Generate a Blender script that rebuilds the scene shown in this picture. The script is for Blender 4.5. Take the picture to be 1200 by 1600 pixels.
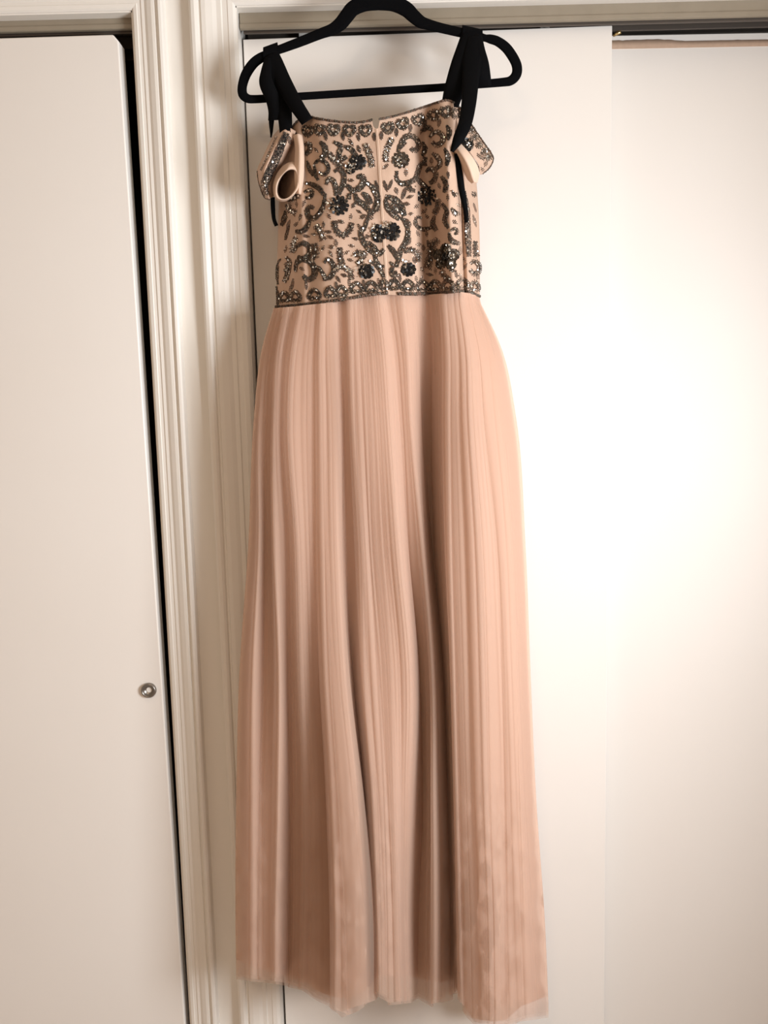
import bpy, math, random
import numpy as np
from mathutils import Vector, Matrix

for o in list(bpy.data.objects):
    bpy.data.objects.remove(o)
scene = bpy.context.scene
COL = scene.collection
random.seed(7)
RNG = np.random.default_rng(11)

# ------------------------------------------------------------------ camera
F_PX = 1250.0
PITCH = math.radians(6.7)
ROLL = math.radians(1.45)
CAM = np.array([0.0, -1.28, 1.45])
_fw = np.array([0.0, math.cos(PITCH), -math.sin(PITCH)])
_up0 = np.array([0.0, math.sin(PITCH), math.cos(PITCH)])
_rt0 = np.array([1.0, 0.0, 0.0])
C_RT = _rt0 * math.cos(ROLL) - _up0 * math.sin(ROLL)
C_UP = _up0 * math.cos(ROLL) + _rt0 * math.sin(ROLL)
cam_data = bpy.data.cameras.new('camera')
cam = bpy.data.objects.new('camera', cam_data)
COL.objects.link(cam)
cam_data.sensor_fit = 'VERTICAL'
cam_data.sensor_height = 24.0
cam_data.lens = F_PX / 1600.0 * 24.0
cam_data.clip_start = 0.02
cam.matrix_world = Matrix((
    (C_RT[0], C_UP[0], -_fw[0], CAM[0]),
    (C_RT[1], C_UP[1], -_fw[1], CAM[1]),
    (C_RT[2], C_UP[2], -_fw[2], CAM[2]),
    (0, 0, 0, 1)))
scene.camera = cam


def P(px, py, Y):
    """point of the place seen at photo pixel (px, py) lying at depth Y (arrays allowed)"""
    px = np.asarray(px, float); py = np.asarray(py, float); Y = np.asarray(Y, float)
    a = (px - 600.0) / F_PX
    b = (800.0 - py) / F_PX
    d = _fw + a[..., None] * C_RT + b[..., None] * C_UP
    k = (Y - CAM[1]) / d[..., 1]
    return CAM + d * k[..., None]


def PV(px, py, Y):
    return Vector(P(px, py, Y))


# ------------------------------------------------------------------ world, light, exposure
world = bpy.data.worlds.new('world')
scene.world = world
world.use_nodes = True
world.node_tree.nodes['Background'].inputs[0].default_value = (0.75, 0.85, 1.0, 1)
world.node_tree.nodes['Background'].inputs[1].default_value = 0.6

scene.view_settings.view_transform = 'Standard'
scene.view_settings.look = 'None'
scene.view_settings.gamma = 1.0
scene.view_settings.use_curve_mapping = False
scene.view_settings.exposure = 0.12

WALL_R = 1.02          # inner face of the wall with the window
WIN_Y = (-1.43, -0.77)
WIN_Z = (1.02, 1.72)


def area_light(name, loc, direction, sx, sy, energy, color, spread=180):
    l = bpy.data.lights.new(name, 'AREA')
    l.shape = 'RECTANGLE'
    l.size = sx
    l.size_y = sy
    l.energy = energy
    l.color = color
    l.spread = math.radians(spread)
    o = bpy.data.objects.new(name, l)
    COL.objects.link(o)
    o.location = loc
    o.rotation_euler = Vector(direction).to_track_quat('-Z', 'Y').to_euler()
    return o


# daylight entering by the window in the right-hand wall
area_light('window_daylight', (WALL_R + 0.03, sum(WIN_Y) / 2, sum(WIN_Z) / 2), (-1, 0, 0),
           WIN_Z[1] - WIN_Z[0] - 0.08, WIN_Y[1] - WIN_Y[0] - 0.08, 40.0, (0.925, 0.965, 1.0))

# ------------------------------------------------------------------ materials
def material(name, color, rough=0.5, metal=0.0, spec=0.5, sheen=0.0, noise=None, bump=None):
    m = bpy.data.materials.new(name)
    m.use_nodes = True
    nt = m.node_tree
    b = nt.nodes['Principled BSDF']
    b.inputs['Base Color'].default_value = (*color, 1)
    b.inputs['Roughness'].default_value = rough
    b.inputs['Metallic'].default_value = metal
    b.inputs['Specular IOR Level'].default_value = spec
    if sheen:
        b.inputs['Sheen Weight'].default_value = sheen
    tc = nt.nodes.new('ShaderNodeTexCoord')
    if noise:
        scale, other, lo, hi = noise
        n = nt.nodes.new('ShaderNodeTexNoise')
        n.inputs['Scale'].default_value = scale
        n.inputs['Detail'].default_value = 5
        nt.links.new(tc.outputs['Object'], n.inputs['Vector'])
        r = nt.nodes.new('ShaderNodeValToRGB')
        r.color_ramp.elements[0].position = lo
        r.color_ramp.elements[1].position = hi
        r.color_ramp.elements[0].color = (*color, 1)
        r.color_ramp.elements[1].color = (*other, 1)
        nt.links.new(n.outputs['Fac'], r.inputs['Fac'])
        nt.links.new(r.outputs['Color'], b.inputs['Base Color'])
    if bump:
        scale, strength, dist = bump
        n = nt.nodes.new('ShaderNodeTexNoise')
        n.inputs['Scale'].default_value = scale
        n.inputs['Detail'].default_value = 3
        nt.links.new(tc.outputs['Object'], n.inputs['Vector'])
        bp = nt.nodes.new('ShaderNodeBump')
        bp.inputs['Strength'].default_value = strength
        bp.inputs['Distance'].default_value = dist
        nt.links.new(n.outputs['Fac'], bp.inputs['Height'])
        nt.links.new(bp.outputs['Normal'], b.inputs['Normal'])
    return m


M = {}
M['paint'] = material('white_trim_paint', (0.84, 0.795, 0.735), 0.42, bump=(60, 0.08, 0.002))
M['door'] = material('cream_door_paint', (0.84, 0.795, 0.75), 0.5, noise=(2.5, (0.82, 0.77, 0.72), 0.35, 0.75),
                     bump=(300, 0.05, 0.001))
M['wall'] = material('wall_paint', (0.46, 0.36, 0.27), 0.8, bump=(120, 0.1, 0.002))
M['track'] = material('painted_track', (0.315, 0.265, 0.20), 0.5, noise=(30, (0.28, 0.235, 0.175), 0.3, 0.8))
M['track_dark'] = material('bare_steel_track', (0.12, 0.10, 0.085), 0.5, metal=0.6)
M['closet'] = material('closet_inside_shade', (0.10, 0.08, 0.06), 0.9)  # dark brown stands in for the shade behind the doors
M['floor'] = material('floor_carpet', (0.50, 0.43, 0.38), 0.95, noise=(180, (0.42, 0.36, 0.31), 0.3, 0.7))
M['ceiling'] = material('ceiling_paint', (0.66, 0.60, 0.52), 0.9)
M['steel'] = material('brushed_nickel', (0.30, 0.275, 0.25), 0.36, metal=1.0)
M['chrome'] = material('chrome', (0.75, 0.75, 0.76), 0.12, metal=1.0)
M['brass'] = material('brass', (0.75, 0.55, 0.25), 0.3, metal=1.0)
M['nylon'] = material('grey_nylon', (0.5, 0.47, 0.44), 0.5)
M['velvet'] = material('black_velvet', (0.003, 0.003, 0.0035), 0.95, spec=0.06, bump=(900, 0.3, 0.0005))
M['ribbon'] = material('black_satin_ribbon', (0.003, 0.003, 0.0035), 0.8, spec=0.05)
M['nude'] = material('nude_mesh_fabric', (0.58, 0.395, 0.29), 0.75, noise=(60, (0.52, 0.35, 0.255), 0.3, 0.8),
                     bump=(700, 0.25, 0.0008))
M['cream'] = material('cream_lining', (0.68, 0.49, 0.37), 0.7, bump=(500, 0.15, 0.0006))
M['lining_shade'] = material('sleeve_inside_shade', (0.16, 0.10, 0.065), 0.9)  # lining darkened: the shade inside the arm opening is put into its colour
M['satin'] = material('peach_satin_lining', (0.78, 0.57, 0.455), 0.42, spec=0.4, sheen=0.1)
M['bronze'] = material('bronze_beads', (0.082, 0.064, 0.048), 0.38, metal=0.7)
M['pewter'] = material('pewter_beads', (0.17, 0.15, 0.13), 0.28, metal=0.8)
M['silver'] = material('silver_sequins', (0.80, 0.77, 0.72), 0.13, metal=1.0)
M['jet'] = material('black_sequins', (0.011, 0.010, 0.010), 0.3, metal=0.0, spec=0.22)
M['copper'] = material('umber_thread', (0.13, 0.07, 0.045), 0.6, metal=0.2)


def tulle_material(name, color, opacity, weave):
    m = bpy.data.materials.new(name)
    m.use_nodes = True
    nt = m.node_tree
    for n in list(nt.nodes):
        nt.nodes.remove(n)
    out = nt.nodes.new('ShaderNodeOutputMaterial')
    df = nt.nodes.new('ShaderNodeBsdfDiffuse')
    df.inputs['Color'].default_value = (*color, 1)
    tl = nt.nodes.new('ShaderNodeBsdfTranslucent')
    tl.inputs['Color'].default_value = (*color, 1)
    mx = nt.nodes.new('ShaderNodeMixShader')
    mx.inputs[0].default_value = 0.45
    nt.links.new(df.outputs[0], mx.inputs[1])
    nt.links.new(tl.outputs[0], mx.inputs[2])
    tr = nt.nodes.new('ShaderNodeBsdfTransparent')
    mx2 = nt.nodes.new('ShaderNodeMixShader')
    mx2.inputs[0].default_value = opacity
    nt.links.new(tr.outputs[0], mx2.inputs[1])
    nt.links.new(mx.outputs[0], mx2.inputs[2])
    nt.links.new(mx2.outputs[0], out.inputs['Surface'])
    return m


M['tulle'] = tulle_material('peach_tulle', (0.80, 0.60, 0.485), 0.40, 400)
M['tulle2'] = tulle_material('peach_tulle_under', (0.80, 0.60, 0.485), 0.36, 500)

M['tulle3'] = tulle_material('peach_tulle_outer', (0.82, 0.62, 0.50), 0.22, 500)

# ------------------------------------------------------------------ object helpers
ORIG = {}


def obj(name, verts, faces, mats, parent=None, origin=None, smooth=True, mat_idx=None):
    verts = np.asarray(verts, float).reshape(-1, 3)
    if origin is None:
        origin = (verts.min(0) + verts.max(0)) / 2
    origin = np.asarray(origin, float)
    me = bpy.data.meshes.new(name)
    me.from_pydata((verts - origin).tolist(), [], [tuple(int(i) for i in f) for f in faces])
    if not isinstance(mats, (list, tuple)):
        mats = [mats]
    for m in mats:
        me.materials.append(M[m])
    if mat_idx is not None:
        me.polygons.foreach_set('material_index', np.asarray(mat_idx, dtype=np.int32))
    if smooth:
        me.polygons.foreach_set('use_smooth', np.ones(len(me.polygons), dtype=bool))
    me.update()
    o = bpy.data.objects.new(name, me)
    COL.objects.link(o)
    if parent is not None:
        o.parent = parent
        o.location = Vector(origin - ORIG[parent.name])
    else:
        o.location = Vector(origin)
    ORIG[o.name] = origin
    return o


def empty(name, loc, label, cat, group=None):
    o = bpy.data.objects.new(name, None)
    COL.objects.link(o)
    o.empty_display_size = 0.05
    o.location = loc
    ORIG[o.name] = np.asarray(loc, float)
    tag(o, label, cat, group)
    return o


def tag(o, label=None, cat=None, group=None, kind=None):
    if label:
        o['label'] = label
    if cat:
        o['category'] = cat
    if group:
        o['group'] = group
    if kind:
        o['kind'] = kind
    return o


class Geo:
    def __init__(s):
        s.v = []; s.f = []; s.m = []; s.n = 0

    def add(s, v, f, m=0):
        v = np.asarray(v, float).reshape(-1, 3)
        s.v.append(v)
        for q in f:
            s.f.append([int(i) + s.n for i in q])
            s.m.append(m)
        s.n += len(v)

    def box(s, lo, hi, m=0):
        x0, y0, z0 = lo; x1, y1, z1 = hi
        v = [(x0, y0, z0), (x1, y0, z0), (x1, y1, z0), (x0, y1, z0), (x0, y0, z1), (x1, y0, z1), (x1, y1, z1), (x0, y1, z1)]
        f = [(0, 3, 2, 1), (4, 5, 6, 7), (0, 1, 5, 4), (1, 2, 6, 5), (2, 3, 7, 6), (3, 0, 4, 7)]
        s.add(v, f, m)

    def prism(s, poly_xz, y0, y1, m=0):
        """polygon in (x, z), counter-clockwise seen from -Y, extruded from y0 (front) to y1"""
        n = len(poly_xz)
        v = [(x, y0, z) for x, z in poly_xz] + [(x, y1, z) for x, z in poly_xz]
        f = [tuple(range(n)), tuple(range(2 * n - 1, n - 1, -1))]
        for i in range(n):
            j = (i + 1) % n
            f.append((i, i + n, j + n, j))
        s.add(v, f, m)

    def build(s, name, mats, parent=None, smooth=False, origin=None):
        return obj(name, np.concatenate(s.v), s.f, mats, parent, origin, smooth, s.m)


def bevel(o, w=0.003, seg=3, angle=40):
    md = o.modifiers.new('bevel', 'BEVEL')
    md.width = w
    md.segments = seg
    md.limit_method = 'ANGLE'
    md.angle_limit = math.radians(angle)
    for p in o.data.polygons:
        p.use_smooth = True
    md.harden_normals = False
    ws = o.modifiers.new('wn', 'WEIGHTED_NORMAL')
    ws.keep_sharp = True
    return o


def grid_faces(nr, nc, closed=False, off=0):
    f = []
    for i in range(nr - 1):
        for j in range(nc if closed else nc - 1):
            k = (j + 1) % nc
            f.append((off + i * nc + j, off + (i + 1) * nc + j, off + (i + 1) * nc + k, off + i * nc + k))
    return f


def catmull(pts, n):
    pts = np.asarray(pts, float)
    m = len(pts)
    if m == 2:
        t = np.linspace(0, 1, n)[:, None]
        return pts[0] * (1 - t) + pts[1] * t
    ext = np.vstack([2 * pts[0] - pts[1], pts, 2 * pts[-1] - pts[-2]])
    out = []
    for q in np.linspace(0, m - 1, n):
        i = min(int(q), m - 2)
        t = q - i
        p0, p1, p2, p3 = ext[i:i + 4]
        out.append(0.5 * (2 * p1 + (p2 - p0) * t + (2 * p0 - 5 * p1 + 4 * p2 - p3) * t * t + (3 * p1 - p0 - 3 * p2 + p3) * t ** 3))
    return np.array(out)


def loft(curves, nu, nv):
    """curves of (px, py, Y) -> (nv, nu, 3) grid of pixel-depth samples"""
    a = np.array([catmull(c, nu) for c in curves])
    return np.stack([catmull(a[:, i], nv) for i in range(nu)], 1)


def sheet(name, samples, mats, parent, thick=0.0015, extra=None):
    """thin cloth with real thickness from an (nv, nu, 3) grid of px, py, Y"""
    s = np.asarray(samples)
    nv, nu = s.shape[:2]
    v0 = P(s[..., 0], s[..., 1], s[..., 2])
    v1 = P(s[..., 0], s[..., 1], s[..., 2] + thick)
    f = grid_faces(nv, nu)
    n = nv * nu
    f += [tuple(reversed([i + n for i in q])) for q in f]
    border = [j for j in range(nu)] + [i * nu + nu - 1 for i in range(1, nv)] + \
             [(nv - 1) * nu + j for j in range(nu - 2, -1, -1)] + [i * nu for i in range(nv - 2, 0, -1)]
    for a, b in zip(border, border[1:] + border[:1]):
        f.append((a, b, b + n, a + n))
    return obj(name, np.concatenate([v0.reshape(-1, 3), v1.reshape(-1, 3)]), f, mats, parent)


def tube(path, radius, ns=10, closed=False, flat=1.0):
    """swept round (or flattened along Y) bar; radius scalar or per point"""
    path = np.asarray(path, float)
    n = len(path)
    r = np.broadcast_to(np.asarray(radius, float), (n,))
    tang = np.gradient(path, axis=0)
    if closed:
        tang = np.roll(path, -1, 0) - np.roll(path, 1, 0)
    tang /= np.linalg.norm(tang, axis=1)[:, None] + 1e-12
    ref = np.array([0, 1.0, 0])
    v = []
    for p, t, rr in zip(path, tang, r):
        a = ref if abs(t @ ref) < 0.95 else np.array([1.0, 0, 0])
        s = np.cross(t, a); s /= np.linalg.norm(s)
        d = np.cross(s, t)
        for k in range(ns):
            an = 2 * math.pi * k / ns
            c, q = math.cos(an), math.sin(an)
            v.append(p + s * c * rr + d * q * rr * flat)
    f = []
    rng = range(n) if closed else range(n - 1)
    for i in rng:
        j = (i + 1) % n
        for k in range(ns):
            l = (k + 1) % ns
            f.append((i * ns + k, i * ns + l, j * ns + l, j * ns + k))
    if not closed:
        f.append(tuple(range(ns - 1, -1, -1)))
        f.append(tuple((n - 1) * ns + k for k in range(ns)))
    return np.array(v), f


# ------------------------------------------------------------------ room shell
Y_WALL = 0.0
Y_CASE = -0.018
Y_DOOR1 = 0.030
Y_DOOR2 = 0.078
XA = float(P(207, 50, Y_CASE + 0.008)[0])      # right edge of the left opening
XB = float(P(373.5, 160, Y_CASE + 0.008)[0])   # left edge of the right opening
XC = float(P(955.5, 200, Y_DOOR1)[0])          # right edge of the front sliding panel
XL, XR = -1.75, WALL_R
ROOM_Y0 = -3.1
CEIL = 2.46
Z_HEAD_L = float(P(100, 16.5, Y_CASE + 0.008)[2])
Z_HEAD_R = float(P(480, 3.5, Y_CASE + 0.008)[2])
DEPTH = 0.75

g = Geo()
g.box((XL, ROOM_Y0, -0.05), (XR, DEPTH, 0.0))
tag(g.build('floor', ['floor']), 'plain beige carpeted floor of the bedroom', 'floor', kind='structure')
g = Geo()
g.box((XL, ROOM_Y0, CEIL), (XR, DEPTH, CEIL + 0.05))
tag(g.build('ceiling', ['ceiling']), 'plain off-white ceiling', 'ceiling', kind='structure')
g = Geo()
g.box((XL - 0.1, ROOM_Y0, 0), (XL, DEPTH, CEIL))
tag(g.build('wall_left', ['wall']), 'plain cream wall on the left side', 'wall', kind='structure')
g = Geo()
g.box((XL, ROOM_Y0 - 0.1, 0), (XR, ROOM_Y0, CEIL))
tag(g.build('wall_rear', ['wall']), 'plain cream wall behind the viewer', 'wall', kind='structure')
# wall with the window
g = Geo()
y0, y1 = WIN_Y; z0, z1 = WIN_Z
g.box((XR, ROOM_Y0, 0), (XR + 0.12, y0, CEIL))
g.box((XR, y1, 0), (XR + 0.12, DEPTH, CEIL))
g.box((XR, y0, 0), (XR + 0.12, y1, z0))
g.box((XR, y0, z1), (XR + 0.12, y1, CEIL))
tag(g.build('wall_right', ['wall']), 'cream wall with the daylight window', 'wall', kind='structure')
g = Geo()
for a, b in (((XR + 0.05, y0, z0), (XR + 0.09, y0 + 0.04, z1)), ((XR + 0.05, y1 - 0.04, z0), (XR + 0.09, y1, z1)),
             ((XR + 0.05, y0, z0), (XR + 0.09, y1, z0 + 0.04)), ((XR + 0.05, y0, z1 - 0.04), (XR + 0.09, y1, z1)),
             ((XR + 0.055, y0, (z0 + z1) / 2 - 0.015), (XR + 0.085, y1, (z0 + z1) / 2 + 0.015))):
    g.box(a, b)
w1 = tag(g.build('window_1', ['paint']), 'white framed window that lets in the daylight', 'window', kind='structure')
M['glass'] = material('window_glass', (1, 1, 1), 0.0)
M['glass'].node_tree.nodes['Principled BSDF'].inputs['Transmission Weight'].default_value = 1.0
for za, zb in ((z0 + 0.04, (z0 + z1) / 2 - 0.015), ((z0 + z1) / 2 + 0.015, z1 - 0.04)):
    g = Geo(); g.box((XR + 0.068, y0 + 0.04, za), (XR + 0.072, y1 - 0.04, zb)); g.build('pane', ['glass'], w1)
# closet wall: header and the post between the two openings, and the closet behind
g = Geo()
g.box((XL, Y_WALL, Z_HEAD_L), ((XA + XB) / 2, 0.11, CEIL))
g.box(((XA + XB) / 2, Y_WALL, Z_HEAD_R), (XR, 0.11, CEIL))
g.box((XA + 0.004, Y_WALL, 0), ((XA + XB) / 2, 0.11, Z_HEAD_L))
g.box(((XA + XB) / 2, Y_WALL, 0), (XB - 0.004, 0.11, Z_HEAD_R))
tag(g.build('wall_back', ['paint']), 'white painted closet wall with a post between two door openings', 'wall', kind='structure')
g = Geo()
g.box((XL, DEPTH, 0), (XR, DEPTH + 0.1, CEIL))
g.box(((XA + XB) / 2 - 0.02, 0.12, 0), ((XA + XB) / 2 + 0.02, DEPTH, CEIL))
tag(g.build('wall_closet', ['closet']), 'inside wall of the closet behind the sliding doors, shade put into its dark colour', 'wall', kind='structure')


def casing(name, path, mats, width, label):
    """moulded casing swept round an opening; path = list of (x, z, ox, oz): corner and outward vector"""
    w = width / 0.057
    prof = [(0.000, 0.000), (0.000, 0.006), (0.003, 0.0085), (0.009, 0.0095), (0.010, 0.0085), (0.016, 0.0085), (0.0175, 0.0100),
            (0.023, 0.0100), (0.028, 0.0125), (0.036, 0.0150), (0.041, 0.0150), (0.0425, 0.0125), (0.0445, 0.0125), (0.046, 0.0160),
            (0.049, 0.0180), (0.053, 0.0175), (0.056, 0.0150), (0.057, 0.0)]
    v = []
    for x, z, ox, oz in path:
        for a, h in prof:
            v.append((x + ox * a * w, Y_WALL - h, z + oz * a * w))
    o = obj(name, v, grid_faces(len(path), len(prof)), mats, smooth=False)
    return tag(o, label, 'trim', kind='structure')


WL = 0.0485
WR = 0.069
casing('trim_1', [(XA, 0, 1, 0), (XA, Z_HEAD_L, 1, 1), (XL, Z_HEAD_L, 0, 1)], ['paint'], WL,
       'white moulded casing around the left closet opening')
casing('trim_2', [(XR, Z_HEAD_R, 0, 1), (XB, Z_HEAD_R, -1, 1), (XB, 0, -1, 0)], ['paint'], WR,
       'white moulded casing around the right closet opening')

# ---- jambs
g = Geo()
g.box((XA - 0.002, -0.004, 0), (XA + 0.006, 0.112, Z_HEAD_L))
g.box((XL, -0.004, Z_HEAD_L - 0.002), (XA + 0.006, 0.112, Z_HEAD_L + 0.006))
tag(g.build('trim_3', ['paint']), 'white jamb lining the left closet opening', 'trim', kind='structure')
g = Geo()
g.box((XB - 0.006, -0.004, 0), (XB + 0.0015, 0.112, Z_HEAD_R))
g.box((XB - 0.006, -0.004, Z_HEAD_R - 0.002), (XR, 0.112, Z_HEAD_R + 0.006))
tag(g.build('trim_4', ['paint']), 'white jamb lining the right closet opening', 'trim', kind='structure')

# ---- sliding-door tracks: painted fascia and bare steel channel behind it
def track(name, x0, x1, z_top, z_bot, z_in, label):
    root = empty(name, ((x0 + x1) / 2, 0.02, z_bot), label, 'door track')
    root['kind'] = 'structure'
    del root['category']
    root['category'] = 'track'
    g = Geo()
    # profile in (y, z) swept along x: face with a small rolled lip at the bottom
    prof = [(0.012, z_top), (0.012, z_bot + 0.009), (0.0105, z_bot + 0.008), (0.0095, z_bot + 0.006), (0.0095, z_bot + 0.001),
            (0.0110, z_bot), (0.016, z_bot), (0.016, z_top)]
    n = len(prof)
    v = [(x0, y, z) for y, z in prof] + [(x1, y, z) for y, z in prof]
    f = [(i, i + n, (i + 1) % n + n, (i + 1) % n) for i in range(n)]
    f += [tuple(range(n)), tuple(range(2 * n - 1, n - 1, -1))]
    g.add(v, f)
    g.build('fascia', ['track'], root)
    g = Geo()
    g.box((x0 + 0.004, 0.018, z_bot - 0.003), (x1, 0.022, z_top))
    g.box((x0 + 0.004, 0.018, z_top - 0.004), (x1, 0.105, z_top))
    g.box((x0 + 0.004, 0.064, z_in), (x1, 0.068, z_top))
    g.box((x0 + 0.004, 0.106, z_in), (x1, 0.109, z_top))
    g.build('channel', ['track_dark'], root)
    return root


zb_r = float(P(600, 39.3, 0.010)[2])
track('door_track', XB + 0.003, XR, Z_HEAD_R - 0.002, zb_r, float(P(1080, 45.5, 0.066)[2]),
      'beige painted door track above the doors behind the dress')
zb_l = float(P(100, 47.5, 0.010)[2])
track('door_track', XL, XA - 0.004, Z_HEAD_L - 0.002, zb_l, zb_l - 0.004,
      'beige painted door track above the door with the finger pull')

# ---- sliding doors
# left door hangs slightly out of plumb, nearly flush with the casing
Y_KEEP = Y_DOOR1
Y_DOOR1 = -0.006
pt = P(185, 60, Y_DOOR1); pb = P(289, 1600, Y_DOOR1)
dx = (pb[0] - pt[0]) / (pb[2] - pt[2])
zt = float(P(172, 52.3, Y_DOOR1)[2])
xr_t = pt[0] + dx * (zt - pt[2]); xr_b = pt[0] + dx * (0.012 - pt[2])
z_l = float(P(0, 58, Y_DOOR1)[2])
slope = (zt - z_l) / (xr_t - P(0, 58, Y_DOOR1)[0])
xl_d = XL + 0.05
poly = [(xl_d, 0.012), (xr_b, 0.012), (xr_t + dx * -0.011, zt - 0.011), (xr_t - 0.008, zt - 0.001), (xl_d, zt + slope * (xl_d - xr_t))]
g = Geo(); g.prism(poly, Y_DOOR1, Y_DOOR1 + 0.030)
d1 = g.build('door_1', ['door'])
tag(d1, 'cream sliding closet door with a small round finger pull', 'door', kind='structure')
bevel(d1, 0.0025, 3)

# round recessed finger pull
c = P(233, 1078, Y_DOOR1)
prof = [(0.0000, 0.0030), (0.0025, 0.0028), (0.0050, 0.0020), (0.0072, 0.0006), (0.0086, -0.0014), (0.0094, -0.0030), (0.0104, -0.0036),
        (0.0116, -0.0030), (0.0124, -0.0012), (0.0124, 0.0030)]
v = []; nseg = 32
for r, h in prof:
    for k in range(nseg):
        a = 2 * math.pi * k / nseg
        v.append((c[0] + r * math.cos(a), c[1] - 0.0022 + h, c[2] + r * math.sin(a)))
pull = obj('finger_pull', v, grid_faces(len(prof), nseg, True), ['steel'], d1)
pull['label'] = 'round nickel finger pull'

# front right-hand panel
Y_DOOR1 = Y_KEEP
zt_l = float(P(376, 61.5, Y_DOOR1)[2]); zt_r = float(P(957, 39.5, Y_DOOR1)[2])
poly = [(XB + 0.005, 0.012), (XC - 0.001, 0.012), (XC, zt_r), (XB + 0.004, zt_l)]
g = Geo(); g.prism(poly, Y_DOOR1, Y_DOOR1 + 0.035)
d2 = g.build('door_2', ['door'])
tag(d2, 'cream sliding closet door hanging directly behind the dress', 'door', kind='structure')
bevel(d2, 0.0012, 2)
for px, py in ((474, 50), (852, 42)):
    c = P(px, py, Y_DOOR1 + 0.012)
    g = Geo()
    g.box((c[0] - 0.007, c[1], c[2] - 0.02), (c[0] + 0.007, c[1] + 0.004, c[2] + 0.012))
    vv, ff = tube([(c[0], c[1] - 0.004, c[2] + 0.004), (c[0], c[1] + 0.012, c[2] + 0.004)], 0.006, 14)
    g.add(vv, ff)
    r = g.build('roller_bracket', ['nylon'], d2)
# rear right-hand panel
zt_a = float(P(958, 55.5, Y_DOOR2)[2]); zt_b = float(P(1200, 51.0, Y_DOOR2)[2])
x_a = float(P(958, 55.5, Y_DOOR2)[0]); x_b = float(P(1200, 51, Y_DOOR2)[0])
sl = (zt_b - zt_a) / (x_b - x_a)
x0 = XC - 0.10; x1 = XR - 0.004
poly = [(x0, 0.012), (x1, 0.012), (x1, zt_a + sl * (x1 - x_a)), (x0, zt_a + sl * (x0 - x_a))]
g = Geo(); g.prism(poly, Y_DOOR2, Y_DOOR2 + 0.022)
d3 = g.build('door_3', ['door'])
tag(d3, 'cream rear sliding door with a bare strip along its top', 'door', kind='structure')
bevel(d3, 0.001, 2)
# bare brown strip with a ragged paint edge, below the top of the rear panel
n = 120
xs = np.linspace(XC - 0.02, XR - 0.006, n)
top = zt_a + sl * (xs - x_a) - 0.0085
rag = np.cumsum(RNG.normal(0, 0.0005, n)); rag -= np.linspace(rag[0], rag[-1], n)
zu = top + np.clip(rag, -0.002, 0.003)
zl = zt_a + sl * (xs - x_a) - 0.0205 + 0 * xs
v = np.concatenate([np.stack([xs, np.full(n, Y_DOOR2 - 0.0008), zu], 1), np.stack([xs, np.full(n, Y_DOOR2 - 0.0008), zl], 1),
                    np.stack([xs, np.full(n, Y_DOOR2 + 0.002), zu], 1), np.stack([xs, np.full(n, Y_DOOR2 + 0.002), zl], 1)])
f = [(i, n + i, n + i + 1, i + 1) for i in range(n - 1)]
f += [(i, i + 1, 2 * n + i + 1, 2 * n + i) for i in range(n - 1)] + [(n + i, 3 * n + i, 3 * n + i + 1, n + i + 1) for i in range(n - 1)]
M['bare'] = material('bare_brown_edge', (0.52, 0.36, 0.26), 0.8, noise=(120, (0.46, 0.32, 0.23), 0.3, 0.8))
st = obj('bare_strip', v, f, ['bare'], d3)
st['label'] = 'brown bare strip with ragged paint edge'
# brass bolt of the roller
c0 = P(958, 55, Y_DOOR2 - 0.006); c1 = P(970, 49.5, Y_DOOR2 - 0.012)
vv, ff = tube([c0, c0 * .5 + c1 * .5, c1], [0.0028, 0.0028, 0.0028], 10)
b = obj('roller_bolt', vv, ff, ['brass'], d3)
b['label'] = 'brass roller bolt'

# ------------------------------------------------------------------ ceiling lamp behind the viewer
lamp = empty('ceiling_lamp', (-0.35, -1.95, CEIL), 'round frosted ceiling lamp giving warm light', 'lamp')
prof = [(0.0, -0.085), (0.06, -0.080), (0.11, -0.066), (0.145, -0.042), (0.155, -0.018)]
v = []
for r, h in prof:
    for k in range(28):
        a = 2 * math.pi * k / 28
        v.append((-0.35 + r * math.cos(a), -1.95 + r * math.sin(a), CEIL + h))
M['lamp_glass'] = material('lamp_glass', (0.9, 0.85, 0.75), 0.4)
_b = M['lamp_glass'].node_tree.nodes['Principled BSDF']
_b.inputs['Emission Color'].default_value = (1.0, 0.72, 0.45, 1)
_b.inputs['Emission Strength'].default_value = 3.0
obj('lamp_shade', v, grid_faces(len(prof), 28, True), ['lamp_glass'], lamp)
v = []
for r, h in ((0.155, -0.02), (0.163, -0.02), (0.163, 0.0), (0.0, 0.0)):
    for k in range(28):
        a = 2 * math.pi * k / 28
        v.append((-0.35 + r * math.cos(a), -1.95 + r * math.sin(a), CEIL + h))
obj('lamp_base', v, grid_faces(4, 28, True), ['steel'], lamp)
area_light('ceiling_lamp_light', (-0.35, -1.95, CEIL - 0.10), (0, 0, -1), 0.3, 0.3, 7.5, (1.0, 0.70, 0.43))

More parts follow.
